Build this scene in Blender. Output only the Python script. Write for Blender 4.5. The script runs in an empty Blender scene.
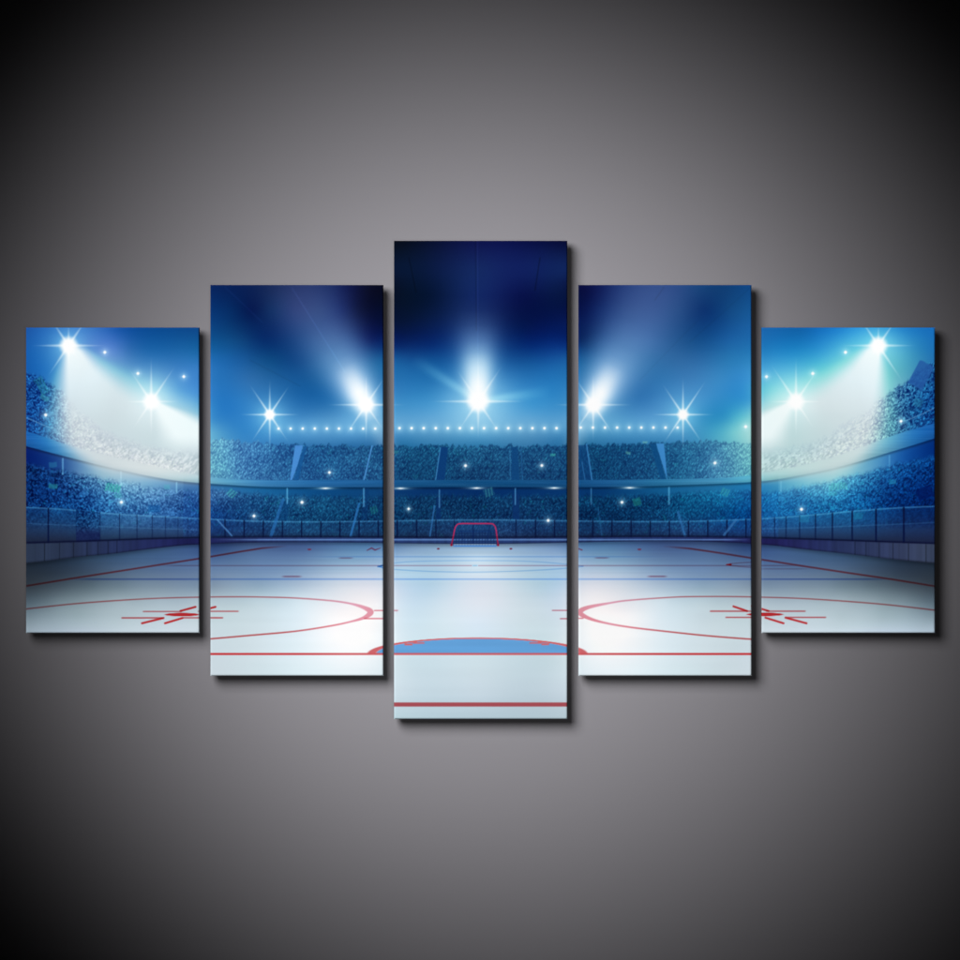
import numpy as np

# ---------------------------------------------------------------------------
# THE PRINTED PICTURE.  One ice-hockey arena picture runs over the five
# canvases; it is described here in millimetre-like picture units (u to the
# right, v downwards) and evaluated at every point of each canvas face.
# ---------------------------------------------------------------------------
def sstep(a, b, t):
    k = np.clip((t - a) / (b - a), 0.0, 1.0)
    return k * k * (3 - 2 * k)

def mix(a, b, k):
    return a + (b - a) * k[..., None]

def screen(a, col, k):
    c = np.asarray(col, float) / 255.0
    return 1 - (1 - a) * (1 - np.clip(k, 0, 1)[..., None] * c)

class Field:
    """Smooth colour field through scattered ink samples (thin-plate spline)."""
    def __init__(self, pts, sy=1.0, reg=0.02):
        p = np.array([[q[0], q[1] * sy] for q in pts], float) / 100.0
        c = np.array([q[2] for q in pts], float) / 255.0
        self.sy = sy
        self.p = p
        n = len(p)
        A = np.zeros((n + 3, n + 3))
        A[:n, :n] = self.k(p, p) + reg * np.eye(n) * 0.1
        A[:n, n] = 1
        A[:n, n + 1:] = p
        A[n, :n] = 1
        A[n + 1:, :n] = p.T
        b = np.zeros((n + 3, c.shape[1]))
        b[:n] = c
        self.w = np.linalg.solve(A, b)
    @staticmethod
    def k(a, b):
        d2 = ((a[:, None, :] - b[None, :, :]) ** 2).sum(-1) + 1e-9
        return 0.5 * d2 * np.log(d2)
    def raw(self, x, y):
        q = np.stack([x, y * self.sy], -1) / 100.0
        return self.k(q, self.p) @ self.w[:-3] + self.w[-3] + q @ self.w[-2:]
    def __call__(self, x, y):
        # evaluated on a coarse lattice, then read back bilinearly
        st = 3.0
        x0, y0 = x.min() - st, y.min() - st
        nx = int((x.max() - x0) / st) + 3
        ny = int((y.max() - y0) / st) + 3
        gx, gy = np.meshgrid(x0 + st * np.arange(nx), y0 + st * np.arange(ny))
        g = self.raw(gx.ravel(), gy.ravel()).reshape(ny, nx, -1)
        fx, fy = (x - x0) / st, (y - y0) / st
        i, j = fx.astype(int), fy.astype(int)
        a, b = (fx - i)[:, None], (fy - j)[:, None]
        return np.clip((g[j, i] * (1 - a) + g[j, i + 1] * a) * (1 - b)
                       + (g[j + 1, i] * (1 - a) + g[j + 1, i + 1] * a) * b, 0, 1)

class Ramp:
    """Ink colour that changes along u only (rings, boards)."""
    def __init__(self, pts, reg=0):
        q = sorted(pts)
        self.x = np.array([a[0] for a in q], float)
        self.c = np.array([a[-1] for a in q], float) / 255.0
    def __call__(self, x, y):
        xs = np.arange(-20, 990, 2.0)
        ker = np.exp(-(np.arange(-12, 13) / 6.0) ** 2); ker /= ker.sum()
        out = []
        for k in range(3):
            v = np.interp(xs, self.x, self.c[:, k])
            out.append(np.interp(x, xs[12:-12], np.convolve(v, ker, 'valid')))
        return np.stack(out, -1)

def P(rows):
    out = []
    for y, items in rows:
        for x, c in items:
            out.append((x, y, c))
    return out

SKY = Field(P([
 (243, [(395,(7,13,26)),(430,(9,17,46)),(478,(14,21,74)),(530,(10,17,68)),(568,(8,14,54))]),
 (270, [(395,(8,22,50)),(440,(12,28,70)),(478,(20,40,95)),(530,(16,32,92)),(568,(16,36,90))]),
 (295, [(395,(6,16,36)),(430,(5,20,50)),(478,(18,38,96)),(522,(8,18,72)),(568,(6,20,62))]),
 (325, [(395,(6,20,55)),(430,(8,28,75)),(478,(14,40,100)),(525,(4,22,75)),(568,(6,26,85))]),
 (345, [(395,(8,36,98)),(430,(8,42,108)),(478,(15,60,130)),(530,(5,40,110)),(568,(8,46,118))]),
 (360, [(395,(24,88,150)),(430,(18,80,145)),(478,(30,95,160)),(530,(18,78,145)),(568,(26,92,158))]),
 (385, [(395,(42,115,178)),(430,(40,118,180)),(478,(55,130,195)),(530,(45,125,190)),(568,(40,120,185))]),
 (405, [(395,(60,138,195)),(430,(70,150,205)),(478,(90,165,215)),(530,(64,150,208)),(568,(55,135,195))]),
 (421, [(395,(84,152,202)),(430,(92,160,208)),(478,(105,172,216)),(530,(92,160,208)),(568,(80,150,202))]),
 (434, [(395,(64,134,188)),(478,(72,146,196)),(568,(62,134,186))]),
 (444, [(395,(36,108,160)),(478,(46,120,170)),(568,(36,108,160))]),
 # panel left of the middle
 (287, [(212,(8,35,90)),(250,(6,26,75)),(270,(13,30,75)),(300,(22,36,86)),(330,(13,28,80)),(347,(6,14,62)),(370,(8,11,34)),(383,(7,10,30))]),
 (310, [(212,(8,50,110)),(235,(4,38,92)),(252,(2,20,72)),(270,(8,36,86)),(295,(26,44,100)),(320,(22,44,98)),(342,(6,22,80)),(360,(3,10,45)),(383,(4,12,42))]),
 (340, [(212,(15,80,140)),(240,(14,66,122)),(265,(4,40,100)),(290,(8,48,108)),(330,(20,60,120)),(352,(10,45,105)),(370,(4,22,82)),(383,(5,30,92))]),
 (360, [(212,(32,106,176)),(240,(26,90,155)),(270,(14,72,128)),(295,(10,62,124)),(330,(20,80,140)),(365,(18,78,138)),(383,(22,90,148))]),
 (380, [(212,(42,118,188)),(250,(45,108,170)),(290,(24,88,150)),(310,(18,84,146)),(345,(30,98,160)),(383,(38,108,168))]),
 (400, [(212,(46,126,196)),(240,(42,120,190)),(270,(42,112,176)),(300,(30,100,165)),(330,(32,104,168)),(383,(60,130,190))]),
 (418, [(212,(58,138,200)),(240,(44,124,194)),(270,(62,136,196)),(300,(58,128,188)),(330,(70,138,192)),(383,(76,146,198))]),
 (432, [(212,(95,170,208)),(245,(48,128,194)),(275,(62,140,200)),(310,(80,150,204)),(350,(80,150,204)),(383,(68,138,190))]),
 (444, [(212,(100,175,208)),(245,(58,132,192)),(275,(52,122,182)),(310,(52,118,174)),(350,(46,112,168)),(383,(42,106,160))]),
 # panel right of the middle
 (287, [(579,(8,13,58)),(600,(10,22,78)),(620,(20,42,102)),(650,(34,60,120)),(675,(32,62,122)),(700,(18,60,115)),(720,(14,58,112)),(751,(16,70,132))]),
 (310, [(579,(5,16,68)),(598,(8,30,90)),(625,(24,54,115)),(655,(34,66,128)),(680,(26,64,122)),(705,(8,46,106)),(730,(18,72,130)),(751,(22,86,148))]),
 (340, [(579,(5,32,88)),(598,(12,55,115)),(650,(36,84,148)),(682,(26,78,136)),(700,(20,76,136)),(730,(28,96,162)),(751,(30,106,172))]),
 (360, [(579,(22,88,148)),(600,(26,90,152)),(650,(36,98,158)),(680,(46,104,162)),(700,(44,106,166)),(730,(42,122,182)),(751,(46,132,192))]),
 (380, [(579,(40,110,170)),(640,(42,108,170)),(665,(50,118,178)),(690,(60,126,186)),(720,(58,138,198)),(751,(62,152,212))]),
 (400, [(579,(60,130,190)),(640,(50,118,180)),(700,(64,142,202)),(722,(50,140,200)),(751,(66,160,212))]),
 (418, [(579,(78,148,200)),(620,(74,146,198)),(650,(80,150,205)),(708,(44,138,192)),(725,(52,150,198)),(742,(100,195,212)),(751,(130,208,216))]),
 (432, [(579,(64,138,190)),(620,(72,146,196)),(655,(74,148,200)),(690,(60,140,192)),(712,(66,160,198)),(735,(124,205,212)),(751,(166,220,220))]),
 (444, [(579,(38,108,156)),(620,(44,116,168)),(655,(46,120,172)),(690,(54,132,182)),(712,(74,160,194)),(735,(110,190,204)),(751,(150,212,214))]),
 # outer left
 (329, [(26,(28,86,166)),(45,(34,100,182)),(95,(52,110,190)),(120,(24,84,164)),(150,(12,74,144)),(200,(15,70,134))]),
 (350, [(26,(24,94,174)),(45,(36,108,186)),(95,(88,136,206)),(112,(88,134,206)),(130,(48,108,176)),(150,(28,98,166)),(200,(24,98,160))]),
 (370, [(26,(22,92,172)),(45,(34,112,190)),(95,(130,186,212)),(118,(108,164,208)),(140,(76,138,196)),(170,(60,126,192)),(200,(56,126,196))]),
 (390, [(130,(130,192,214)),(152,(126,186,218)),(178,(78,150,210)),(200,(66,138,208))]),
 (412, [(26,(25,90,170)),(200,(92,175,218))]),
 # outer right
 (329, [(763,(28,102,172)),(800,(18,98,168)),(840,(32,130,208)),(858,(42,146,216)),(900,(32,126,198)),(935,(22,106,184))]),
 (350, [(763,(34,124,190)),(790,(30,130,196)),(820,(48,150,210)),(850,(92,196,222)),(900,(72,164,202)),(922,(40,126,182)),(935,(30,112,180))]),
 (370, [(763,(72,164,216)),(790,(74,174,216)),(820,(92,198,216)),(846,(140,220,224)),(900,(86,172,192)),(935,(38,108,168))]),
 (390, [(763,(96,196,216)),(790,(130,212,222)),(825,(150,220,220)),(900,(110,176,198)),(935,(30,100,165))]),
 (410, [(763,(150,222,226))]),
]), sy=1.25)

UPPER = Field(P([
 (380, [(28,(26,88,164)),(44,(34,104,176)),(930,(30,96,158)),(900,(70,135,180))]),
 (402, [(30,(24,88,164)),(46,(38,104,180)),(60,(90,150,195)),(900,(58,122,168)),(930,(20,86,152)),(875,(150,190,200))]),
 (425, [(30,(20,84,164)),(50,(36,106,180)),(62,(90,150,195)),(885,(110,165,185)),(905,(44,112,164)),(930,(18,84,154))]),
 (440, [(120,(170,200,215)),(840,(170,205,210))]),
 (447, [(214,(118,190,214)),(240,(84,150,202)),(265,(66,134,192)),(290,(46,112,172)),(340,(40,104,162)),(383,(36,98,152)),
        (400,(32,98,150)),(478,(36,104,156)),(560,(32,96,150)),(590,(24,88,140)),(640,(28,92,146)),(690,(46,118,166)),(715,(72,146,186)),(738,(110,185,202)),(751,(130,204,210)),(768,(120,196,200)),(800,(150,205,210))]),
 (470, [(160,(165,195,210)),(198,(125,178,202)),(214,(112,186,208)),(240,(82,148,198)),(265,(66,132,188)),(290,(46,108,168)),(340,(42,106,166)),(383,(38,98,154)),
        (400,(26,84,136)),(478,(28,84,136)),(560,(26,82,136)),(590,(20,78,130)),(640,(26,86,140)),(690,(44,116,164)),(715,(72,142,186)),(738,(100,178,200)),(751,(118,200,208)),(768,(92,176,188)),(800,(140,195,205))]),
]), sy=1.0, reg=.05)

FASC = Ramp([(28,439,(24,94,176)),(48,446,(22,108,186)),(66,452,(70,150,205)),(90,458,(150,190,212)),(150,470,(160,195,210)),(197,478,(130,184,202)),(214,481,(104,174,206)),(260,483,(62,132,186)),(320,484,(36,102,162)),(382,484,(34,94,150)),
 (400,484,(24,84,136)),(478,484,(22,80,130)),(566,484,(22,80,132)),(600,483,(26,86,142)),(660,482,(42,116,162)),(720,480,(74,152,194)),(750,477,(86,180,208)),(768,475,(100,182,196)),(850,455,(160,200,205)),(890,443,(90,160,195)),(912,437,(28,108,182)),(933,429,(20,84,160))], reg=.05)

UNDER = Ramp([(28,452,(4,28,104)),(58,461,(18,58,130)),(80,467,(84,132,182)),(100,472,(140,180,198)),(150,483,(90,146,190)),(197,488,(54,104,164)),(214,489,(52,116,172)),(260,491,(26,100,156)),(320,492,(12,72,128)),(382,492,(14,64,116)),
 (400,492,(10,54,108)),(478,492,(6,44,100)),(566,492,(8,54,110)),(600,491,(6,52,106)),(660,491,(18,90,142)),(720,489,(34,114,166)),(750,487,(30,120,178)),(768,487,(46,132,186)),(800,481,(86,170,196)),(840,473,(140,200,202)),(880,462,(66,136,186)),(900,456,(18,82,160)),(933,447,(0,38,110))], reg=.05)

LOWER = Field(P([
 (470, [(28,(14,58,124)),(60,(28,76,140)),(930,(6,60,132)),(905,(14,78,150))]),
 (482, [(90,(66,126,180)),(120,(104,160,198)),(830,(84,170,200)),(860,(46,136,190)),(885,(20,90,160)),(930,(5,52,124))]),
 (495, [(28,(12,56,124)),(60,(18,70,142)),(90,(40,104,172)),(120,(70,136,192)),(150,(78,136,194)),(195,(54,106,172)),(214,(62,114,170)),(250,(44,106,160)),(300,(26,88,140)),(340,(20,76,128)),(382,(18,68,120)),
        (400,(18,68,118)),(478,(16,64,114)),(566,(16,68,118)),(590,(12,64,114)),(640,(14,72,124)),(690,(18,98,150)),(730,(26,114,170)),(751,(24,100,164)),(768,(34,120,182)),(800,(34,122,184)),(830,(46,138,192)),(855,(28,112,176)),(890,(10,66,138)),(930,(2,38,104))]),
 (512, [(28,(14,60,124)),(60,(18,76,142)),(90,(28,92,160)),(120,(52,118,180)),(150,(56,118,182)),(195,(32,88,158)),(214,(20,68,134)),(250,(22,76,132)),(300,(20,78,128)),(340,(16,68,118)),(382,(14,60,110)),
        (400,(12,56,102)),(478,(11,54,102)),(566,(11,56,106)),(590,(9,54,102)),(640,(10,60,110)),(690,(12,82,134)),(730,(8,78,140)),(751,(8,76,144)),(768,(22,106,172)),(800,(24,108,174)),(830,(26,112,174)),(855,(20,98,162)),(890,(8,60,128)),(930,(3,34,96))]),
 (536, [(28,(34,52,88)),(60,(34,54,94)),(110,(44,84,134)),(150,(44,82,136)),(195,(36,70,130)),(250,(24,58,110)),(478,(28,58,112)),(690,(28,62,120)),(768,(34,72,134)),(830,(34,66,122)),(890,(28,48,96)),(930,(22,34,78))]),
]), sy=1.0, reg=.05)

def mirrored(rows, s):
    return [(y, [(s - x, c) for x, c in items]) for y, items in rows]

ICE_L = [
 (548, [(160,(62,86,130)),(197,(58,80,132)),(212,(48,68,120)),(250,(72,92,140)),(300,(74,94,146)),(340,(88,118,168)),(383,(98,134,180))]),
 (560, [(90,(50,68,96)),(120,(62,84,120)),(160,(70,94,138)),(197,(76,100,150))]),
 (570, [(30,(36,46,60)),(60,(42,54,72)),(90,(58,74,98)),(120,(78,98,128)),(160,(88,110,146)),(197,(96,118,156)),(214,(104,128,166)),(260,(112,138,178)),(300,(128,154,190)),(340,(162,184,212)),(383,(178,198,224))]),
 (586, [(30,(50,60,70)),(60,(66,80,92)),(90,(86,104,116)),(120,(106,126,140)),(160,(122,142,160)),(197,(122,144,166)),(214,(130,150,170)),(260,(142,168,190)),(300,(172,192,212)),(340,(210,219,230)),(383,(218,224,236))]),
 (601, [(30,(80,96,108)),(60,(112,130,140)),(90,(136,154,164)),(120,(156,174,184)),(160,(164,182,194)),(197,(170,188,200)),(214,(178,196,206)),(260,(190,210,220)),(300,(212,229,239)),(340,(234,236,242)),(383,(237,240,246))]),
 (616, [(30,(118,136,147)),(80,(152,172,180)),(120,(174,192,200)),(160,(186,203,212)),(197,(190,206,214)),(214,(192,210,217)),(260,(202,219,227)),(300,(222,237,246)),(332,(250,250,252)),(383,(243,247,250))]),
 (632, [(30,(158,175,188)),(80,(182,198,212)),(120,(196,212,222)),(160,(204,218,228)),(197,(206,219,228))]),
 (645, [(212,(203,218,226)),(260,(212,227,234)),(300,(227,241,248)),(340,(252,253,255)),(383,(241,248,252))]),
 (672, [(212,(205,218,226)),(260,(208,225,232)),(320,(230,244,250)),(383,(226,239,246))]),
]
ICE = Field(P(ICE_L) + P(mirrored(ICE_L, 962)) + P([
 (546, [(400,(108,138,180)),(478,(146,172,204)),(562,(108,138,184))]),
 (560, [(400,(166,190,220)),(478,(208,222,240)),(562,(164,188,220))]),
 (572, [(400,(184,210,232)),(478,(216,228,243)),(562,(172,200,228))]),
 (586, [(400,(198,216,236)),(430,(184,211,232)),(478,(219,226,239)),(540,(184,209,226)),(562,(190,212,234))]),
 (605, [(400,(214,231,244)),(440,(211,229,241)),(478,(226,234,244)),(540,(205,222,233)),(562,(212,226,240))]),
 (625, [(400,(219,236,246)),(440,(216,234,243)),(478,(220,236,249)),(540,(209,227,235)),(562,(216,231,240))]),
 (660, [(400,(213,231,239)),(478,(211,229,237)),(560,(208,226,233))]),
 (695, [(400,(205,222,232)),(478,(201,218,229)),(560,(200,216,227))]),
 (716, [(400,(190,214,224)),(478,(184,206,217)),(560,(184,204,214))]),
]), sy=1.3)

def curve(x, pts):
    q = np.array(pts, float)
    return np.interp(x, q[:, 0], q[:, 1])
def smoothcurve(pts):
    # Catmull-Rom resample so that the arena's rings bend instead of kinking
    q = np.array(pts, float)
    m = np.gradient(q[:, 1], q[:, 0])
    xs = np.arange(q[0, 0], q[-1, 0] + 1, 1.0)
    i = np.clip(np.searchsorted(q[:, 0], xs, 'right') - 1, 0, len(q) - 2)
    h = q[i + 1, 0] - q[i, 0]
    t = (xs - q[i, 0]) / h
    y = (q[i, 1] * (2*t**3 - 3*t**2 + 1) + m[i] * h * (t**3 - 2*t**2 + t)
         + q[i + 1, 1] * (3*t**2 - 2*t**3) + m[i + 1] * h * (t**3 - t**2))
    return np.stack([xs, y], -1)
RING_T = smoothcurve([(20,429.5),(45,437),(62,443),(110,456),(160,467.5),(178,471.5),(199,475.5),(225,478.5),(260,480),(330,480),(478,480),(640,479.5),(700,478.5),(740,476.5),(762,473),(800,466),(850,451.5),(890,436.5),(940,421.5)])
RING_B = smoothcurve([(20,444.5),(62,455.5),(90,462.5),(120,469.5),(155,477),(180,481),(199,482.8),(225,484.5),(262,486.6),(330,487),(478,487),(630,486.5),(680,485),(720,483.5),(751,482),(775,479.5),(800,475),(830,468.8),(860,461),(890,452),(915,444.5),(940,436.5)])
CROWD_T = smoothcurve([(20,370),(38,374),(55,384),(80,408),(110,431),(150,443),(175,447),(199,446),(214,440.5),(250,442),(290,444),(383,445),(478,446),(570,445),(640,443),(690,441.5),(740,442),(765,447),(790,445),(812,440),(860,412),(895,387),(905,380),(915,372),(940,358)])
GLASS_T = smoothcurve([(20,506.5),(60,508.5),(110,513),(160,516),(199,518),(225,519.4),(478,519.4),(735,519.4),(765,518),(800,515.5),(850,511),(895,507.5),(940,505.5)])
BOARD_T = smoothcurve([(20,543.8),(70,542.4),(110,541),(160,539.2),(205,538.2),(478,538.2),(755,538.2),(800,539.6),(850,541.2),(895,542.8),(940,544.2)])
ICE_T = smoothcurve([(20,564),(45,561.3),(75,557.4),(110,554),(150,549),(185,545.2),(205,544.2),(478,544.1),(757,544.2),(775,545.6),(800,548.8),(850,554.2),(890,559),(940,563.6)])

# ---- hashed noise ---------------------------------------------------------
def hsh(i, j, s):
    n = (i.astype(np.int64) * 374761393 + j.astype(np.int64) * 668265263 + s * 974634721) & 0xffffffff
    n = ((n ^ (n >> 13)) * 1274126177) & 0xffffffff
    n = ((n ^ (n >> 16)) * 2246822519) & 0xffffffff
    return ((n ^ (n >> 15)) & 0xffffff) / float(0x1000000)
def vnoise(x, y, s):
    i, j = np.floor(x), np.floor(y)
    a, b = x - i, y - j
    a, b = a * a * (3 - 2 * a), b * b * (3 - 2 * b)
    return ((hsh(i, j, s) * (1 - a) + hsh(i + 1, j, s) * a) * (1 - b)
            + (hsh(i, j + 1, s) * (1 - a) + hsh(i + 1, j + 1, s) * a) * b)
def spectators(x, y, cw, ch, s, vary=.95, base=.25):
    """Rows of little figures: a light head-and-shoulders blob per seat, dark gaps."""
    r = np.floor(y / ch)
    best = np.zeros_like(x)
    for dr in (-1, 0, 1):
        rr = r + dr
        xs = x / cw + 0.5 * (rr % 2) + (hsh(rr, rr * 0, s + 7) - .5)
        c0 = np.floor(xs)
        for dc in (-1, 0, 1):
            cc = c0 + dc
            px = cc + .5 + (hsh(cc, rr, s) - .5) * .75
            py = rr + .5 + (hsh(cc, rr, s + 1) - .5) * .75
            br = hsh(cc, rr, s + 2)
            tilt = (hsh(cc, rr, s + 3) - .5) * 1.6
            dx = (xs - px) * cw
            dy = y - py * ch
            u = (dx + tilt * dy) / (cw * .36)
            v = dy / (ch * .48)
            best = np.maximum(best, (base + vary * br * br) * np.exp(-(u * u + v * v) * 1.3))
    return best

# ---- strokes --------------------------------------------------------------
def seg_mask(x, y, pts, w, soft=.55, yscale=1.0):
    """Coverage of a polyline; w = full width, a number or one per vertex."""
    pts = np.array(pts, float)
    ws = np.broadcast_to(np.asarray(w, float), (len(pts),)) / 2.0
    out = np.zeros_like(x)
    for k in range(len(pts) - 1):
        (ax, ay), (bx, by) = pts[k], pts[k + 1]
        r = max(ws[k], ws[k + 1]) + 2
        sel = np.nonzero((x > min(ax, bx) - r) & (x < max(ax, bx) + r) & (y > min(ay, by) - r) & (y < max(ay, by) + r))[0]
        if not len(sel):
            continue
        X, Y = x[sel], y[sel]
        L2 = (bx - ax) ** 2 + (by - ay) ** 2 + 1e-9
        t = np.clip(((X - ax) * (bx - ax) + (Y - ay) * (by - ay)) / L2, 0, 1)
        d = np.hypot(X - ax - t * (bx - ax), Y - ay - t * (by - ay))
        ww = ws[k] + (ws[k + 1] - ws[k]) * t
        out[sel] = np.maximum(out[sel], sstep(ww + soft, ww - soft, d))
    return out

def hline(x, y, yc, x0, x1, w, soft=.5, tip=1.0):
    m = sstep(w / 2 + soft, w / 2 - soft, np.abs(y - yc))
    return m * sstep(x0 - tip, x0 + tip, x) * sstep(x1 + tip, x1 - tip, x)

def polymask(x, y, poly, soft=.6):
    """Convex polygon coverage."""
    p = np.array(poly, float)
    a = 0.5 * np.sum(p[:, 0] * np.roll(p[:, 1], -1) - np.roll(p[:, 0], -1) * p[:, 1])
    if a < 0:
        p = p[::-1]
    d = np.full_like(x, 1e9)
    for k in range(len(p)):
        e = p[(k + 1) % len(p)] - p[k]
        n = np.array([-e[1], e[0]]) / (np.hypot(*e) + 1e-9)
        d = np.minimum(d, (x - p[k, 0]) * n[0] + (y - p[k, 1]) * n[1])
    return sstep(-soft, soft, d)

def mul(c, ratio, m):
    r = np.asarray(ratio, float)
    return c * (1 - m[:, None] * (1 - r))

def over(c, col, m):
    return c + (np.asarray(col, float) / 255. - c) * m[:, None]

CIRCLE_L = [(20,610),(26,609),(70,604.2),(110,601),(155,598.4),(199,597.2),(235,596.8),(265,597.1),(295,598),(330,600.6),(350,603.5),(364,607.6),(370.5,612.2),(364,617.6),(350,621.8),(330,626),(295,631.3),(250,635.4),(211,638.8),(180,641)]
CIRCLE_LW = [1.4,1.4,1.3,1.3,1.2,1.2,1.2,1.2,1.3,1.5,1.9,3.7,6.4,3.2,1.8,1.6,1.5,1.5,1.5,1.5]
CIRCLE_R = [(940,610.8),(935,610.2),(890,605),(845,601.2),(800,598.4),(762,597.2),(735,596.6),(705,596.5),(675,597.1),(630,600.2),(610,603),(588,607.4),(580,612.2),(587,617.4),(603,622.4),(630,627.2),(675,632.4),(710,636),(751,639.2),(780,641)]
CIRCLE_RW = [1.4,1.4,1.3,1.3,1.2,1.2,1.2,1.2,1.2,1.5,1.9,3.7,5.8,3.5,2.1,1.7,1.5,1.5,1.5,1.5]
def dense(pts, w, n=6):
    p = np.array(pts, float); w = np.array(w, float)
    s = np.arange(len(p)); t = np.linspace(0, len(p) - 1, (len(p) - 1) * n + 1)
    def cr(v):
        i = np.clip(t.astype(int), 0, len(p) - 2); f = t - i
        g = lambda k: v[np.clip(k, 0, len(p) - 1)]
        a, b, c, d = g(i - 1), g(i), g(i + 1), g(i + 2)
        return .5 * (2*b + (c - a)*f + (2*a - 5*b + 4*c - d)*f*f + (3*b - a - 3*c + d)*f**3)
    return np.stack([cr(p[:, 0]), cr(p[:, 1])], -1), np.interp(t, s, w)

def beam(x, y, ax, ay, bx, by, w0, w1, core, tail, grow=.9):
    """Soft shaft of light from (ax, ay) to (bx, by); returns strength 0..1."""
    L = np.hypot(bx - ax, by - ay)
    dx, dy = (bx - ax) / L, (by - ay) / L
    t = ((x - ax) * dx + (y - ay) * dy) / L
    s = (x - ax) * -dy + (y - ay) * dx
    w = w0 + (w1 - w0) * np.clip(t, 0, 1.3) ** grow
    k = np.interp(np.clip(t, -.2, 1.25), core, tail)
    return k * np.exp(-np.abs(s / w) ** 2.3)

def star(c, x, y, sx, sy, r, L, halo, hcol, spikes):
    """White disc, tinted halo and eight tapering spikes."""
    sel = np.nonzero((np.abs(x - sx) < 62) & (np.abs(y - sy) < 62))[0]
    if not len(sel):
        return c
    X, Y = x[sel] - sx, y[sel] - sy
    d = np.hypot(X, Y)
    cc = c[sel]
    cc = screen(cc, hcol, .85 * np.exp(-(d / (r * halo)) ** 1.25) * sstep(61, 25, d))
    for ang, l in spikes:
        a = np.radians(ang)
        t = X * np.cos(a) + Y * np.sin(a)
        s = -X * np.sin(a) + Y * np.cos(a)
        f = np.clip(1 - t / (L * l), 0, 1) * (t > 0)
        w = .55 + .95 * f ** 1.5 * r / 6
        cc = screen(cc, (236, 250, 255), f ** 1.35 * .95 * np.exp(-(s / w) ** 2))
    cc = screen(cc, (255, 255, 255), sstep(r * 1.55, r * .6, d) )
    c[sel] = cc
    return c

def dot(c, x, y, px, py, r, hcol=(170, 220, 250), a=1.0, cross=True):
    sel = np.nonzero((np.abs(x - px) < 11) & (np.abs(y - py) < 11))[0]
    if not len(sel):
        return c
    X, Y = x[sel] - px, y[sel] - py
    d = np.hypot(X, Y)
    cc = screen(c[sel], hcol, .55 * a * np.exp(-(d / (r * 2.3)) ** 1.5))
    if cross:
        k = np.exp(-(Y / .5) ** 2) * np.exp(-np.abs(X) / 1.7) + np.exp(-(X / .5) ** 2) * np.exp(-np.abs(Y) / 1.7)
        cc = screen(cc, (225, 245, 255), .5 * a * k)
    cc = screen(cc, (255, 255, 255), a * sstep(r * 1.35, r * .45, d))
    c[sel] = cc
    return c

D8 = lambda h, v, ul, ur, dl, dr, dn: [(0, h), (180, h), (-90, v), (90, dn), (-124, ul), (-56, ur), (124, dl), (56, dr)]

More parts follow.
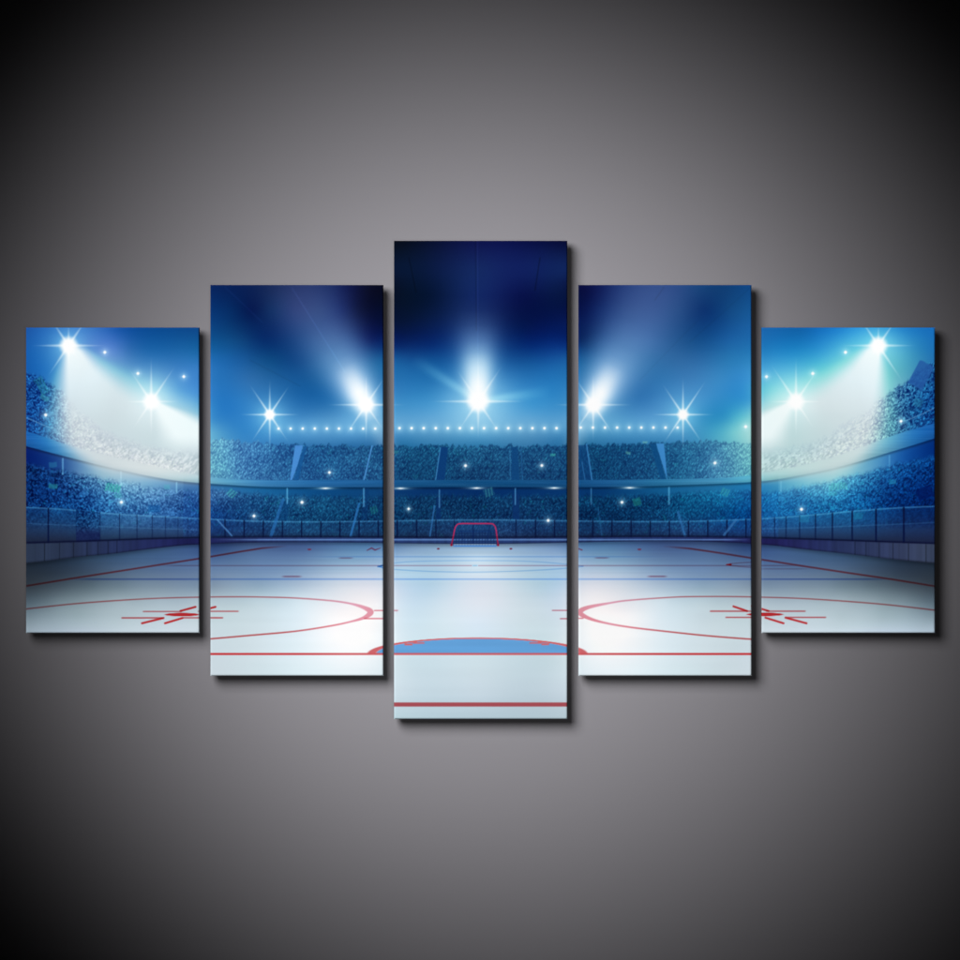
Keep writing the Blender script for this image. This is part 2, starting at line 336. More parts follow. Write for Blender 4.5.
def picture(x, y):
    """Ink colour (display-referred 0..1) at picture points x, y (1-D arrays)."""
    n = len(x)
    rt = np.interp(x, RING_T[:, 0], RING_T[:, 1]); rb = np.interp(x, RING_B[:, 0], RING_B[:, 1])
    ct = np.interp(x, CROWD_T[:, 0], CROWD_T[:, 1]); gt = np.interp(x, GLASS_T[:, 0], GLASS_T[:, 1])
    bt = np.interp(x, BOARD_T[:, 0], BOARD_T[:, 1]); it = np.interp(x, ICE_T[:, 0], ICE_T[:, 1])
    left, right = x < 205, x > 757
    side = np.where(left, np.clip((205 - x) / 180, 0, 1), np.where(right, np.clip((x - 757) / 180, 0, 1), 0))
    # ------------------------------------------------------------- dome
    c = np.zeros((n, 3))
    up = y < 452
    if up.any():
        c[up] = SKY(x[up], y[up])
    # faint roof seams
    for pts, k in (([(409,258),(416,292)],-.25),([(540,258),(535,290)],-.3),([(475.5,241),(476.5,330)],-.16),([(477.5,241),(478,380)],.08),
                   ([(292,288),(345,372)],.10),([(225,287),(262,322)],.07),([(250,360),(300,386)],-.08),([(700,318),(640,380)],-.05),([(752,286),(690,342)],-.06),([(664,287),(655,300)],-.15)):
        m = seg_mask(x, y, pts, 1.0, .8)
        c = c * (1 + m[:, None] * k) + (m * max(k, 0) * .25)[:, None]
    # shafts above the middle lamps
    k = beam(x, y, 478, 402, 477, 296, 9, 27, [-.2, -.12, 0, .14, .32, .44, .58, .73, .87, 1.0], [0, .1, 1.0, 1.0, .84, .62, .40, .18, .05, 0], .8)
    c = screen(c, (172, 206, 242), k)
    k = beam(x, y, 478, 402, 477.5, 352, 9, 13, [-.2, -.1, 0, .3, .6, 1.0, 1.2], [0, .2, 1.0, .9, .45, .05, 0])
    c = screen(c, (255, 255, 255), k * .95)
    for (ax, ay, bx, by) in ((366, 406, 303, 288), (593.5, 406, 656, 288)):
        k = beam(x, y, ax, ay, bx, by, 9.5, 47, [-.12, 0, .12, .24, .36, .5, .7, .9, 1.1, 1.25], [0, 1.0, .92, .74, .54, .38, .24, .16, .10, .06], .8)
        c = screen(c, (170, 190, 240), k)
        k = beam(x, y, ax, ay, ax + (bx - ax) * .34, ay + (by - ay) * .34, 9.0, 11, [-.2, 0, .35, .7, 1.0, 1.2], [.2, 1.0, .95, .5, .1, 0])
        c = screen(c, (245, 252, 255), k)
    k = beam(x, y, 480, 401, 545, 392, 2.5, 6, [-.05, 0, .3, .8, 1.1], [0, .6, .45, .15, 0])
    c = screen(c, (120, 205, 240), k)
    k = beam(x, y, 478, 401, 418, 362, 2.5, 6, [-.05, 0, .3, .8, 1.1], [0, .5, .35, .15, 0])
    c = screen(c, (130, 205, 240), k)
    # glow behind the lamp string
    k = np.exp(-((y - 426) / 9.0) ** 2) * sstep(255, 285, x) * sstep(705, 670, x)
    c = screen(c, (110, 170, 215), .16 * k)
    # ------------------------------------------------------------- stands
    jag = (vnoise(x / 3.1, y * 0 + 3.3, 5) - .5) * 5 + (vnoise(x / 1.5, y * 0, 6) - .5) * 2.5
    jag = np.where(np.abs(x - 481) < 285, jag, jag * .8)
    bowl = (y > ct - 8) & (y < it + 2)
    idx = np.nonzero(bowl)[0]
    if len(idx):
        X, Y = x[idx], y[idx]
        sd = side[idx]
        U = UPPER(X, Y); F = FASC(X, Y); D = UNDER(X, Y); Lw = LOWER(X, Y)
        # figure size grows towards the near ends of the stand
        near = sd > .12
        sh = (X - 110) * np.where(X < 481, .24, -.24)
        a1 = .60 * vnoise(X / 1.6 + .35 * Y, Y / 2.2, 11) + .40 * vnoise(X / 1.2 - .3 * Y, Y / 1.7, 12)
        b1 = spectators(X, Y, 2.35, 3.1, 13, .55, .50)
        t1 = np.tanh((a1 - .5) * 4.0) * .30 + (b1 - .50) * 1.15
        wx = X + 3.2 * (vnoise(X / 3.1, Y / 3.1, 25) - .5); wy = Y - sh + 3.2 * (vnoise(X / 3.1, Y / 3.1, 26) - .5)
        a3 = .62 * vnoise(wx / 1.75, wy / 1.7, 24) + .38 * vnoise(X / 1.1, (Y - sh) / 1.1, 27)
        b2 = spectators(X, Y - sh, 2.7, 2.8, 23, .55, .5)
        t2 = np.tanh((a3 - .50) * 5.5) * .44 + (b2 - .50) * .85 - .03
        tx = np.where(near, t2, t1)
        slow = vnoise(X / 14, Y / 9, 41) - .5
        amp_u = np.where(near, .80, np.interp(X, [205, 250, 300, 481, 640, 700, 751], [.34, .43, .48, .50, .48, .40, .30]))
        amp_l = np.where(near, np.interp(X, [26, 80, 120, 199], [.85, .74, .56, .56]), np.interp(X, [205, 260, 481, 660, 751], [.46, .54, .60, .58, .40]))
        amp_l = np.where(X > 757, np.interp(X, [760, 800, 850, 935], [.40, .42, .52, .68]), amp_l)
        Uc = U * (1 + (tx * amp_u + slow * .14)[:, None] * np.array([1.25, 1.0, .62]))
        Lw = Lw * (1 - .03 * near)[:, None]; Lc = Lw * (1 + (tx * amp_l + slow * .22)[:, None] * np.array([1.35, 1.05, .70]))
        tealn = np.clip(vnoise(X / 2.6, Y / 2.2, 77) - .80, 0, 1) * 3.2
        mid = sstep(290, 120, np.abs(X - 481))[:, None]
        Lc = Lc * (1 + mid * np.array([.12, .09, .0])); Uc = Uc * (1 + mid * np.array([-.08, -.04, -.08]))
        Lc = Lc + tealn[:, None] * np.array([-.02, .10, .02]); Uc = Uc + tealn[:, None] * np.array([0., .06, .01])
        cc = c[idx].copy()
        # crowd, upper tier
        m = sstep(-1.0, np.where(near, 5.0, 1.4), Y - (ct[idx] + jag[idx]))
        cc = mix(cc, np.clip(Uc, 0, 1), m)
        for poly, col, a in (
            ([(295,445.5),(303,445.5),(298,464),(292,480),(290,480)], (74,142,214), .92),
            ([(303,446),(307,446),(298.5,480),(292.5,480),(298,464)], (22,84,146), .8),
            ([(440.6,447),(448,447),(444.5,480),(436,480)], (12,58,116), .9),
            ([(511.5,447),(517.5,447),(519.5,480),(511.5,480)], (16,68,122), .85),
            ([(579,445),(586,445),(591.5,480),(579,480)], (14,62,118), .6),
            ([(656,443.5),(664,443.5),(666,464),(667,479)], (62,138,204), .95),
            ([(650,444),(656,443.5),(666,480),(661,480)], (14,74,128), .8)):
            cc = over(cc, col, polymask(X, Y, poly) * a)
        for pts, w, col, a in (([(372,446),(364,480)],1.5,(74,142,205),.9), ([(440.3,448),(435.6,480)],1.0,(66,140,196),.8),
                               ([(510,447),(510.5,480)],1.0,(50,116,170),.6), ([(521,448),(522.5,480)],1.0,(36,100,156),.6),
                               ([(586.5,444),(592,480)],1.3,(56,128,190),.85), ([(582,462),(585,480)],1.0,(50,120,180),.6),
                               ([(27,418),(48,427),(66,431)],1.0,(110,170,220),.55), ([(905,421),(920,415),(934,408)],1.0,(110,170,215),.5)):
            cc = over(cc, col, seg_mask(X, Y, pts, w) * a)
        # fascia ring
        f = F + ((vnoise(X / 30, Y / .9, 51) - .5) * .05)[:, None]
        f = f * (1 - .10 * sstep(.35, 1.0, (Y - rt[idx]) / (rb[idx] - rt[idx])))[:, None]
        m = sstep(-.7, .7, Y - rt[idx])
        cc = mix(cc, np.clip(f, 0, 1), m)
        m = sstep(-.6, .6, Y - rb[idx])
        dd = D * (1 - .28 * np.exp(-((Y - rb[idx] - 1) / 1.4) ** 2))[:, None]
        cc = mix(cc, np.clip(dd, 0, 1), m)
        # lower tier fades in under the ring
        dep = np.interp(X, [26, 60, 120, 199, 215, 300, 481, 660, 751, 765, 840, 900, 935], [17, 15, 12, 8, 6, 8.5, 8.5, 8.5, 7, 12, 12, 14, 18])
        m = sstep(-3.5, 4, Y - (rb[idx] + dep + jag[idx] * .7))
        cc = mix(cc, np.clip(Lc, 0, 1), m)
        for poly, col, a in (([(436.5,497),(441.5,497),(440.5,538),(435,538)], (10,44,98), .75), ([(512.5,494),(519,494),(520,538),(513,538)], (12,48,104), .8),
                             ([(365,488),(369,488),(367,520),(361,520)], (10,50,104), .45), ([(284,502),(290,500),(287,520),(279,520)], (10,58,112), .5)):
            cc = over(cc, col, polymask(X, Y, poly) * a)
        for px, y0, y1, w, a in ((287.2,488,504,1.5,.6),(363.8,488,507,1.8,.5),(439.4,489.5,508,1.4,.5),(515.3,488,505,1.3,.55),(591.2,488,505,1.2,.45),(669,487,505,1.8,.5),
                                 (62.8,458,475,1.7,.55),(121,471,486,1.8,.45),(176.6,482,493,1.5,.55),(781,481,492,1.6,.3),(889.4,455,470,1.6,.3)):
            m = hline(Y, X, px, y0, y1, w)
            cc = screen(cc, (90, 160, 215), m * a)
        # stray light hanging under the side shafts
        k = np.exp(-((X - np.where(X < 481, 135, 822)) / 48) ** 2) * np.exp(-((Y - rb[idx] - 10) / 15) ** 2) * near
        cc = screen(cc, (118, 178, 212), .34 * k)
        # glass screen in front of the lower rows
        m = sstep(-.8, .8, Y - gt[idx])
        fr = np.clip((Y - gt[idx]) / (bt[idx] - gt[idx]), 0, 1)
        haze = np.stack([.16 + .0 * fr, .33 - .10 * fr, .51 - .13 * fr], -1)
        grey = np.clip(sd * 1.3, 0, 1)
        veil = haze * (1 - .10 * grey[:, None])
        keep = np.where(near, np.interp(fr, [0, .45, .62, 1], [.78, .70, .20, .08]), np.interp(fr, [0, .5, 1], [.80, .72, .55]))
        g = veil + (Lc * 1.06 - veil) * keep[:, None]
        lowt = Lw * np.array([1.05, .95, .92])
        g = np.where(near[:, None], g * .55 + lowt * .45 * (1 - fr[:, None] * .1) , g)
        g = g * (1 - .18 * sstep(.6, 1, fr))[:, None]
        cc = mix(cc, np.clip(g, 0, 1), m)
        # one screen pane left out near the left end
        open_ = polymask(X, Y, [(76, 500), (100, 500), (100, 541.6), (76, 542.4)], .5) * m
        dark = np.clip(Lc * .92, 0, 1) * (1 - .75 * sstep(.45, .75, fr))[:, None] + np.array([.06, .08, .22]) * sstep(.45, .75, fr)[:, None]
        cc = mix(cc, dark, open_ * .9)
        # top edge glint, posts
        cc = screen(cc, (70, 140, 190), .45 * np.exp(-((Y - gt[idx] - .6) / .8) ** 2) * np.where(np.abs(X - 88) < 12, 0, 1))
        posts = [(48.3,1.5,.85),(100,1,.4),(119.6,1.0,.6),(137,1.0,.55),(152.3,.9,.5),(165.5,.9,.45),(178,.8,.4),(188,.8,.4)]
        posts += [(225 + 19.15 * k_, 1.3, .85) for k_ in range(9)] + [(397.2,1.3,.85),(416.6,1.3,.85),(435.9,1.3,.8),(454.5,1.2,.5),(473.5,1.0,.4),(516,1.2,.7),(535.6,1.3,.85),(554.6,1.3,.85)]
        posts += [(592.8 + 19.15 * k_, 1.3, .85) for k_ in range(9)] + [(774.6,1.1,.55),(786,1.1,.6),(799.6,1.1,.65),(815.5,1.3,.7),(832.4,1.4,.8),(852.2,1.5,.85),(876,1.7,.9),(903.8,2.0,.9)]
        for px, w, a in posts:
            mm = sstep(w / 2 + .55, w / 2 - .45, np.abs(X - px)) * m
            cc = over(cc, (8, 18, 56), mm * a)
        for pts, w, col, a in (([(283,500),(271,536)],3.2,(40,110,180),.6), ([(359,504),(350.6,536)],2.2,(44,116,184),.75), ([(217.5,520),(232,536)],1.5,(80,140,200),.7),
                               ([(434.5,506),(430,536)],1.6,(50,116,180),.65), ([(678,512),(685,536)],2.2,(50,120,185),.6), ([(736,520),(724,535)],2.4,(60,120,180),.6),
                               ([(598,508),(602,536)],1.2,(36,96,150),.5)):
            cc = over(cc, col, seg_mask(X, Y, pts, w) * a)
        # second rail inside the near screens
        for pts in ([(27,523.5),(75,525.5)], [(100,526.5),(199,530)], [(763,529),(830,527),(880,525),(935,522.5)]):
            cc = screen(cc, (70, 130, 180), seg_mask(X, Y, pts, 1.0) * .2)
        # boards
        m = sstep(-.6, .6, Y - bt[idx])
        bcol = Ramp([(28,552,(44,56,78)),(60,552,(42,54,80)),(110,548,(38,50,88)),(150,545,(34,42,88)),(197,542,(26,28,78)),(214,542,(30,36,84)),(300,542,(38,56,108)),(478,542,(38,60,112)),(660,542,(34,50,104)),(748,542,(30,34,84)),(766,542,(30,28,80)),(810,544,(36,44,92)),(850,548,(40,52,90)),(900,552,(48,58,88)),(933,553,(52,62,84))], reg=.05)(X, Y)
        bcol = bcol * (1 + .10 * (vnoise(X / 1.6, Y * 0, 61) - .5) + .12 * (vnoise(X / 5.0, Y * 0, 62) - .5))[:, None]
        cc = mix(cc, np.clip(bcol, 0, 1), m)
        cc = over(cc, (10, 14, 44), .8 * np.exp(-((Y - bt[idx] + .9) / 1.0) ** 2) * np.where(sd > 0.02, 1, .75))
        cc = screen(cc, (96, 140, 200), .70 * np.exp(-((Y - 539.7) / .75) ** 2) * np.where((X > 212) & (X < 750), 1, 0) * sstep(205, 270, X) * sstep(757, 720, X))
        for px in (44.5, 59.5, 73.5, 87, 98, 108, 117, 855, 866, 879, 893, 908.5, 926):
            mm = sstep(1.0, .2, np.abs(X - px)) * m
            cc = cc * (1 - .28 * mm)[:, None]
        cc = cc * (1 - .30 * np.exp(-((Y - it[idx]) / 1.2) ** 2))[:, None]
        c[idx] = cc
    # ------------------------------------------------------------- ice
    m_ice = sstep(-.6, .6, y - it)
    ii = np.nonzero(y > it - 1.5)[0]
    if len(ii):
        X, Y = x[ii], y[ii]
        g = ICE(X, Y)
        # faint mirrored streaks and skate polish
        g = g * (1 + (vnoise(X / 160, Y / 1.6, 71) - .5) * .045 * sstep(600, 552, Y) + (vnoise(X / 90, Y / 5, 72) - .5) * .012)[:, None]
        g = g * (1 - .22 * np.exp(-((Y - it[ii]) / 3.0) ** 2))[:, None]
        g = g * (1 + (sstep(582, 550, Y) * sstep(85, 130, np.abs(X - 481)))[:, None] * np.array([-.04, .035, -.01]))
        g = g * (1 + (sstep(604, 556, Y) * sstep(120, 80, np.abs(X - 481)))[:, None] * np.array([-.022, .012, .0]))
        RED, RED2 = (.93, .20, .22), (.86, .45, .46)
        far_b = (.76, .87, .98)
        # far blue lines, centre circle
        g = mul(g, far_b, hline(X, Y, 556.7, 330, 640, 1.3, .6, 40) * .85)
        cpu, w_ = dense([(380,566.2),(395,563),(420,561.3),(478,560.6),(530,561.4),(567,564.3),(583,566.3)], [1.6]*7)
        g = mul(g, (.70,.84,.96), seg_mask(X, Y, cpu, 1.0) * .75)
        cpl, w_ = dense([(380,566.6),(395,569.4),(420,571),(440,571.7),(478,572.1),(530,570.6),(567,568.2),(583,566.3)], [1.2]*8)
        g = mul(g, (.70,.84,.96), seg_mask(X, Y, cpl, 1.1) * .8)
        g = over(g, (40,110,190), seg_mask(X, Y, [(377.8,566.4),(380,566.4),(382.6,565.2)], [1.2,2,1]) + 0)
        g = over(g, (60,130,205), seg_mask(X, Y, [(380,566.8),(383,568)], 1.0) * .7)
        g = mul(g, (.80, .56, .62), hline(X, Y, 565.6, 168, 795, 1.0, .6, 12) * np.where(np.abs(X - 475) < 3, 0, .75))
        g = over(g, (140,190,225), hline(X, Y, 565.6, 472.5, 477.5, 1.4) * .8)
        kk = np.interp(np.abs(X - 481), [85, 270, 300], [0, .35, 1])[:, None]
        g = g * (1 - (hline(X, Y, 579.2, 80, 880, 1.6, .6, 16) * .95)[:, None] * (1 - (np.array([.70, .82, .98]) * (1 - kk) + np.array([.57, .67, .89]) * kk)))
        # dots and dashes of the far zone
        for x0, x1, yc, w in ((339.5,352,558,1.2),(595.5,608,557.9,1.2),(283,300.5,576.5,1.6),(648.5,666,576.4,1.6)):
            g = mul(g, (.80,.55,.62), hline(X, Y, yc, x0, x1, w, .6, 3) * .9)
        for px, py, a in ((309.4,549.4,2.0),(639.4,549.4,2.0),(438.3,548.8,1.5),(510.9,548.8,1.5)):
            g = over(g, (112,34,62), sstep(1.3, .6, np.hypot((X - px) / a, (Y - py) / .9)) * .9)
        g = over(g, (96,36,70), seg_mask(X, Y, [(367,550.4),(371.6,548),(375,550),(380.5,548)], [.8,1.4,1.4,.6]) * .8)
        g = over(g, (110,40,64), seg_mask(X, Y, [(578,548.5),(582,550)], 1.2) * .8)
        g = over(g, (110,16,30), seg_mask(X, Y, [(726.5,564.6),(730.5,564.6)], [1.0,2.2]))
        g = mul(g, (.80,.50,.55), seg_mask(X, Y, [(730,563.8),(740,562.9),(751,562.4)], .9) * .8)
        g = mul(g, (.80,.50,.55), seg_mask(X, Y, [(730,565.4),(740,566.6),(751,567.3)], .9) * .8)
        g = mul(g, (.80,.58,.64), hline(X, Y, 568.9, 760, 805, .9, .6, 10) * .6)
        # side lines along the boards
        for pts in ([(20,587),(75,578),(120,571),(199,558.6),(211,556.6),(240,551.7),(262,548.2),(286,546.2)], [(941,587.2),(890,579),(845,572.4),(800,565.6),(763,559.8),(751,558),(720,553),(690,548.6),(664,546.4)]):
            fade = sstep(292, 255, X) + sstep(658, 695, X)
            g = mul(g, (1.0, .34, .36), seg_mask(X, Y, pts, 1.7) * np.clip(fade, 0, 1) * .9)
        # face-off circles
        for pts, w in ((CIRCLE_L, CIRCLE_LW), (CIRCLE_R, CIRCLE_RW)):
            p, ww = dense(pts, w)
            glow = np.clip(1 - np.abs(X - np.where(X < 481, 352, 610)) / 75, 0, 1)
            base = mul(g, (.88, .45, .46), np.ones_like(X)); pale = mul(g, (.91, .66, .74), np.ones_like(X))
            col = mix(base, pale, glow)
            col = mul(col, (.96, .72, .72), sstep(612, 625, Y) * (1 - glow * .6))
            g = mix(g, col, seg_mask(X, Y, p, ww) * .97)
        for yc, x0, x1, w in ((610.5,374,386,1.2),(618.6,364,386,1.4),(610.5,392,398,1.3),(610.4,552,570,1.2),(618.7,560,570,1.4),(618.3,576,583.5,1.3)):
            g = mul(g, (.88,.50,.56), hline(X, Y, yc, x0, x1, w) * .95)
        # face-off spots and ticks
        g = mul(g, RED, sstep(1.12, .88, np.hypot((X - 182) / 17, (Y - 614.6) / 1.75)))
        g = mul(g, RED, sstep(1.12, .88, np.hypot((X - 765) / 18, (Y - 614.4) / 1.75)))
        for yc, x0, x1, w in ((611.5,143,182,1.2),(617.9,121.5,163,1.6),(617.8,183,206,1.4),(611.3,198,238.5,1.3),(617.8,208,223,1.6),(611.2,766,805.5,1.4),(617.4,786,826,1.4),(611.2,710,751,1.5),(617.4,725.5,753,1.4)):
            g = mul(g, (.90,.38,.40), hline(X, Y, yc, x0, x1, w) * .92)
        for pts in ([(180.5,611),(195.5,606.9)], [(142,623.3),(163.5,618)], [(165,623.3),(182.5,618)], [(205,609.6),(215.5,606.9)],
                    [(733.5,606.4),(747,611)], [(752,606),(768.5,611)], [(765.5,617.7),(783.5,623.3)], [(785.5,617.7),(806.5,623.3)]):
            g = mul(g, RED, seg_mask(X, Y, pts, 2.0))
        # goal line, crease, near line
        goal = hline(X, Y, 654.0, 100, 860, 2.1, .6)
        rr = np.hypot((X - 477.5) / 109.5, (Y - 654.0) / 16.4); ri = np.hypot((X - 477.5) / 101.5, (Y - 654.0) / 15.2)
        upm = sstep(654.3, 653.3, Y)
        crease = sstep(1.015, .985, ri) * upm
        blue = np.array([98, 162, 220]) / 255. * (1 + .04 * (vnoise(X / 40, Y / 4, 81) - .5))[:, None]
        g = mix(g, blue, crease * .97)
        arc = sstep(1.02, .99, rr) * sstep(.985, 1.015, ri) * upm
        g = over(g, (206,98,104), arc * .97)
        for x0, x1, yc, w in ((404.5,412.5,644.4,1.9),(413,424.5,643.0,1.4),(409,417,642.2,1.2),(541.5,549.2,644.2,1.9),(529.5,541.5,643,1.4),(538,546,642.1,1.2)):
            g = over(g, (212,104,108), hline(X, Y, yc, x0, x1, w, .5, .8) * .95)
        cr_ = np.interp(X, [212, 300, 345, 400, 560, 600, 660, 751], [0, .35, 1, 1, 1, .8, .3, 0])[:, None]
        gcol = np.array([193, 40, 46]) / 255. * (1 - cr_) + np.array([206, 92, 98]) / 255. * cr_
        g = mix(g, np.broadcast_to(gcol, g.shape), goal * .96)
        near_l = hline(X, Y, 704.5, 300, 660, 4.2, .6)
        g = over(g, (166, 73, 82), near_l * .97)
        c[ii] = mix(c[ii], np.clip(g, 0, 1), m_ice[ii])
    # ------------------------------------------------------------- goal
    sel = np.nonzero((x > 446) & (x < 503) & (y > 519) & (y < 549))[0]
    if len(sel):
        X, Y = x[sel], y[sel]
        cc = c[sel]
        inside = polymask(X, Y, [(456.5,524.5),(493,524.5),(497.5,545.5),(452,545.5)])
        cc = over(cc, (30, 90, 150), inside * .22)
        netv = np.maximum(np.exp(-(((X - 475) % 2.9 - 1.45) / .55) ** 2) * sstep(529, 532, Y), np.exp(-(((Y - 532) % 2.6 - 1.3) / .5) ** 2) * sstep(529, 532, Y))
        cc = over(cc, (14, 30, 78), netv * inside * .55)
        cc = over(cc, (16, 52, 112), seg_mask(X, Y, [(458,531.4),(495,531.4)], 1.0) * .6)
        cc = over(cc, (10, 30, 84), seg_mask(X, Y, [(473,526),(473,543)], 1.4) * .5)
        for a_, b_ in (((460,525),(463,540)),((490,525),(487,540))):
            cc = over(cc, (12, 36, 90), seg_mask(X, Y, [a_, b_], 1.0) * .5)
        cc = over(cc, (176, 205, 235), hline(X, Y, 544.6, 453.5, 496, 1.0) * .55)
        cc = over(cc, (62, 132, 216), hline(X, Y, 546.1, 453.5, 496.5, 1.2) * .95)
        fr, w_ = dense([(451.4,545.2),(453.2,537),(454.9,528.5),(456.6,525.4),(460,523.7),(475,523.6),(491,523.7),(494.2,525.4),(495.8,528.5),(497,537),(498.2,545.2)], [1.8]*11)
        red = np.where(Y[:, None] < 536, np.array([190, 46, 96]) / 255., np.array([164, 26, 62]) / 255.)
        cc = mix(cc, red, seg_mask(X, Y, fr, 1.2))
        for px in (451.4, 498.1):
            cc = over(cc, (140, 20, 48), sstep(1.6, .8, np.hypot(X - px, Y - 545)))
        c[sel] = cc
    # ------------------------------------------------------------- banners held up in the crowd
    for cx, cy, hw, hh, ang, col, a, stripes in ((42,386,4.5,9,-32,(40,140,150),.55,1),(44.5,398,4.5,2.6,30,(50,140,160),.55,0),(53,465,4,2.6,-5,(40,120,165),.5,0),(53,486.5,4.5,2.4,8,(40,140,150),.55,0),
                              (113,488,8,4,12,(64,205,180),.62,1),(118,496,4,2,0,(70,180,190),.4,0),(167,487,3,2.4,0,(80,170,190),.45,0),
                              (231.5,493.6,4,4,35,(70,170,175),.6,1),(489,492.6,5,4,-20,(56,140,150),.6,1),(374,510,3.4,3.6,-20,(30,130,130),.55,1),
                              (637,502,4,3.8,-15,(30,130,120),.5,0),(725,492.4,4,3.8,20,(60,170,175),.5,1),(838,486.5,9,3.6,-8,(86,200,195),.55,1),(833,494,4,2,-10,(70,180,195),.4,0),(804,519,5,3.5,0,(40,140,180),.35,0),
                              (858,516,4.5,3.5,0,(30,130,165),.4,0),(921,375,8,13,28,(36,88,158),.85,0),(918,403,4.5,4,20,(40,120,160),.5,0),(893,482,3.2,2.2,0,(40,140,180),.5,0),(154,509,6,3.6,0,(14,80,150),.5,0),
                              (925,493,8,6,-20,(2,22,84),.7,0),(395,452,3,1.6,20,(60,150,150),.4,0),(553,455,2.6,1.2,0,(60,170,160),.6,0),(628,453,2.4,1.2,15,(90,170,170),.6,0),(645,442.4,2.4,1.0,0,(120,190,180),.5,0)):
        sel = np.nonzero((np.abs(x - cx) < 16) & (np.abs(y - cy) < 16))[0]
        if len(sel):
            t = np.radians(ang)
            X = (x[sel] - cx) * np.cos(t) + (y[sel] - cy) * np.sin(t); Y = -(x[sel] - cx) * np.sin(t) + (y[sel] - cy) * np.cos(t)
            m = sstep(hw + .7, hw - .7, np.abs(X)) * sstep(hh + .7, hh - .7, np.abs(Y + .12 * X * np.sin(X * .5)))
            if stripes:
                m = m * (.62 + .38 * np.cos(X * 2.1 + Y * .4))
            c[sel] = over(c[sel], col, m * a)
    # ------------------------------------------------------------- light falling on the side stands
    for s, ax, ay, b2x, b2y in ((1, 68, 336, 151.5, 399), (-1, 879, 336, 795.5, 399)):
        sel = np.nonzero((x < 205) if s > 0 else (x > 757))[0]
        if not len(sel):
            continue
        X, Y = x[sel], y[sel]
        dx = (X - ax) * s; dy = Y - ay
        r = np.hypot(dx, dy); th = np.degrees(np.arctan2(dx, np.maximum(dy, .001)))
        lo = np.interp(r, [0, 60, 130], [-14, -9, -3] if s > 0 else [-12, -5, 3]); hi = np.interp(r, [0, 40, 90, 140], [54, 50, 54, 60])
        wide = np.interp(r, [0, 60, 140], [13, 9.5, 7])
        k1 = sstep(lo - wide, lo + wide * 1.3, th) * sstep(hi + wide, hi - wide * 1.6, th) * sstep(2, 16, dy)
        # teal rim of the shaft
        rim = np.exp(-((th - hi - 1) / 7.0) ** 2) * sstep(10, 45, r) * sstep(125, 80, r)
        rim2 = np.exp(-((th - lo + 4) / 7.0) ** 2) * sstep(15, 45, r) * sstep(135, 90, r)
        low = 1 - sstep(-5, 16, Y - rb[sel] + np.interp(dx, [-10, 5, 28, 45, 70, 95, 140], [16, 12, 3, 0, 2, 7, 11]))
        dx2 = (X - b2x) * s; dy2 = Y - b2y
        r2 = np.hypot(dx2, dy2); th2 = np.degrees(np.arctan2(dx2, dy2 + 1e-6))
        k2 = sstep(2, 38, th2) * sstep(74, 58, th2) * sstep(0, 8, r2) * (1 - sstep(34, 62, dy2))
        k2b = sstep(-100, 30, th2) * sstep(80, 50, th2) * (dy2 > 0) * (1 - sstep(-8, 10, Y - rb[sel])) * np.interp(dx, [60, 90, 112, 130], [.62, .62, .50, .40]) * sstep(-2, 16, dy2)
        cc = c[sel]
        rimc = (120, 205, 220) if s > 0 else (120, 220, 214)
        cc = over(cc, rimc, np.clip(rim * .50 + rim2 * .36, 0, 1) * low)
        tone = np.stack([np.interp(r, [0, 50, 90, 130], [.97, .90, .83, .785]), np.interp(r, [0, 50, 90, 130], [1, .95, .87, .825]), np.interp(r, [0, 50, 90, 130], [1, .97, .89, .85])], -1)
        soft = sstep(0, 26, Y - ct[sel])
        det = (cc - np.array([.35, .55, .72])) * .09 * (sstep(50, 95, r) * soft)[:, None]
        cc = mix(cc, np.clip(tone + det, 0, 1), k1 * low * np.interp(r, [0, 90, 150], [1, .92, .84]))
        t2 = np.array([.80, .87, .89]) if s > 0 else np.array([.68, .84, .85])
        det = (cc - np.array([.62, .75, .82])) * (.06 + .52 * soft)[:, None]
        cc = mix(cc, np.clip(t2 + det, 0, 1), k2b)
        cc = mix(cc, np.clip(np.array([.94, .985, .99]) + det * .3, 0, 1), k2 * .93)
        glow = np.exp(-(r2 / 26) ** 2)
        cc = screen(cc, (150, 215, 230), glow * .45)
        # row of crowd heads under the second shaft stays readable
        band = sstep(0, 12, Y - ct[sel] - 2) * sstep(2, -2, Y - rt[sel] + 1)
        tx = np.tanh((vnoise(X / 2.0 + .3 * Y, Y / 2.2, 91) - .5) * 4) * .6
        cc = np.clip(cc * (1 + (tx * band * np.interp(X * s, [26 * s, 60 * s, 199 * s] if s > 0 else [-935, -890, -763], [0, .03, .13]))[:, None] * np.array([1.25, 1.0, .9])), 0, 1)
        c[sel] = cc
    # ------------------------------------------------------------- lamps
    H1, H2 = (120, 200, 240), (120, 225, 235)
    c = star(c, x, y, 68.6, 345.6, 7.4, 38, 1.9, H1, D8(1.0, .6, .9, .9, 1.0, .5, .6))
    c = star(c, x, y, 151.2, 401.6, 7.2, 46, 1.9, H1, D8(.62, 1.0, .88, .95, .7, .2, .8))
    c = star(c, x, y, 269.8, 414.6, 4.6, 36, 2.7, (110, 180, 235), D8(.85, 1.0, 1.05, 1.0, .95, .95, 1.0))
    c = star(c, x, y, 366.2, 404.8, 6.2, 40, 2.3, (130, 195, 240), D8(1.0, .8, .6, .85, .95, .8, .95))
    c = star(c, x, y, 478.2, 401.4, 8.6, 46, 2.8, (150, 205, 240), D8(1.05, 1.0, .85, .95, .75, .8, .85))
    c = star(c, x, y, 593.2, 404.8, 6.2, 40, 2.3, (130, 195, 240), D8(1.0, .8, .85, .6, .85, .95, .95))
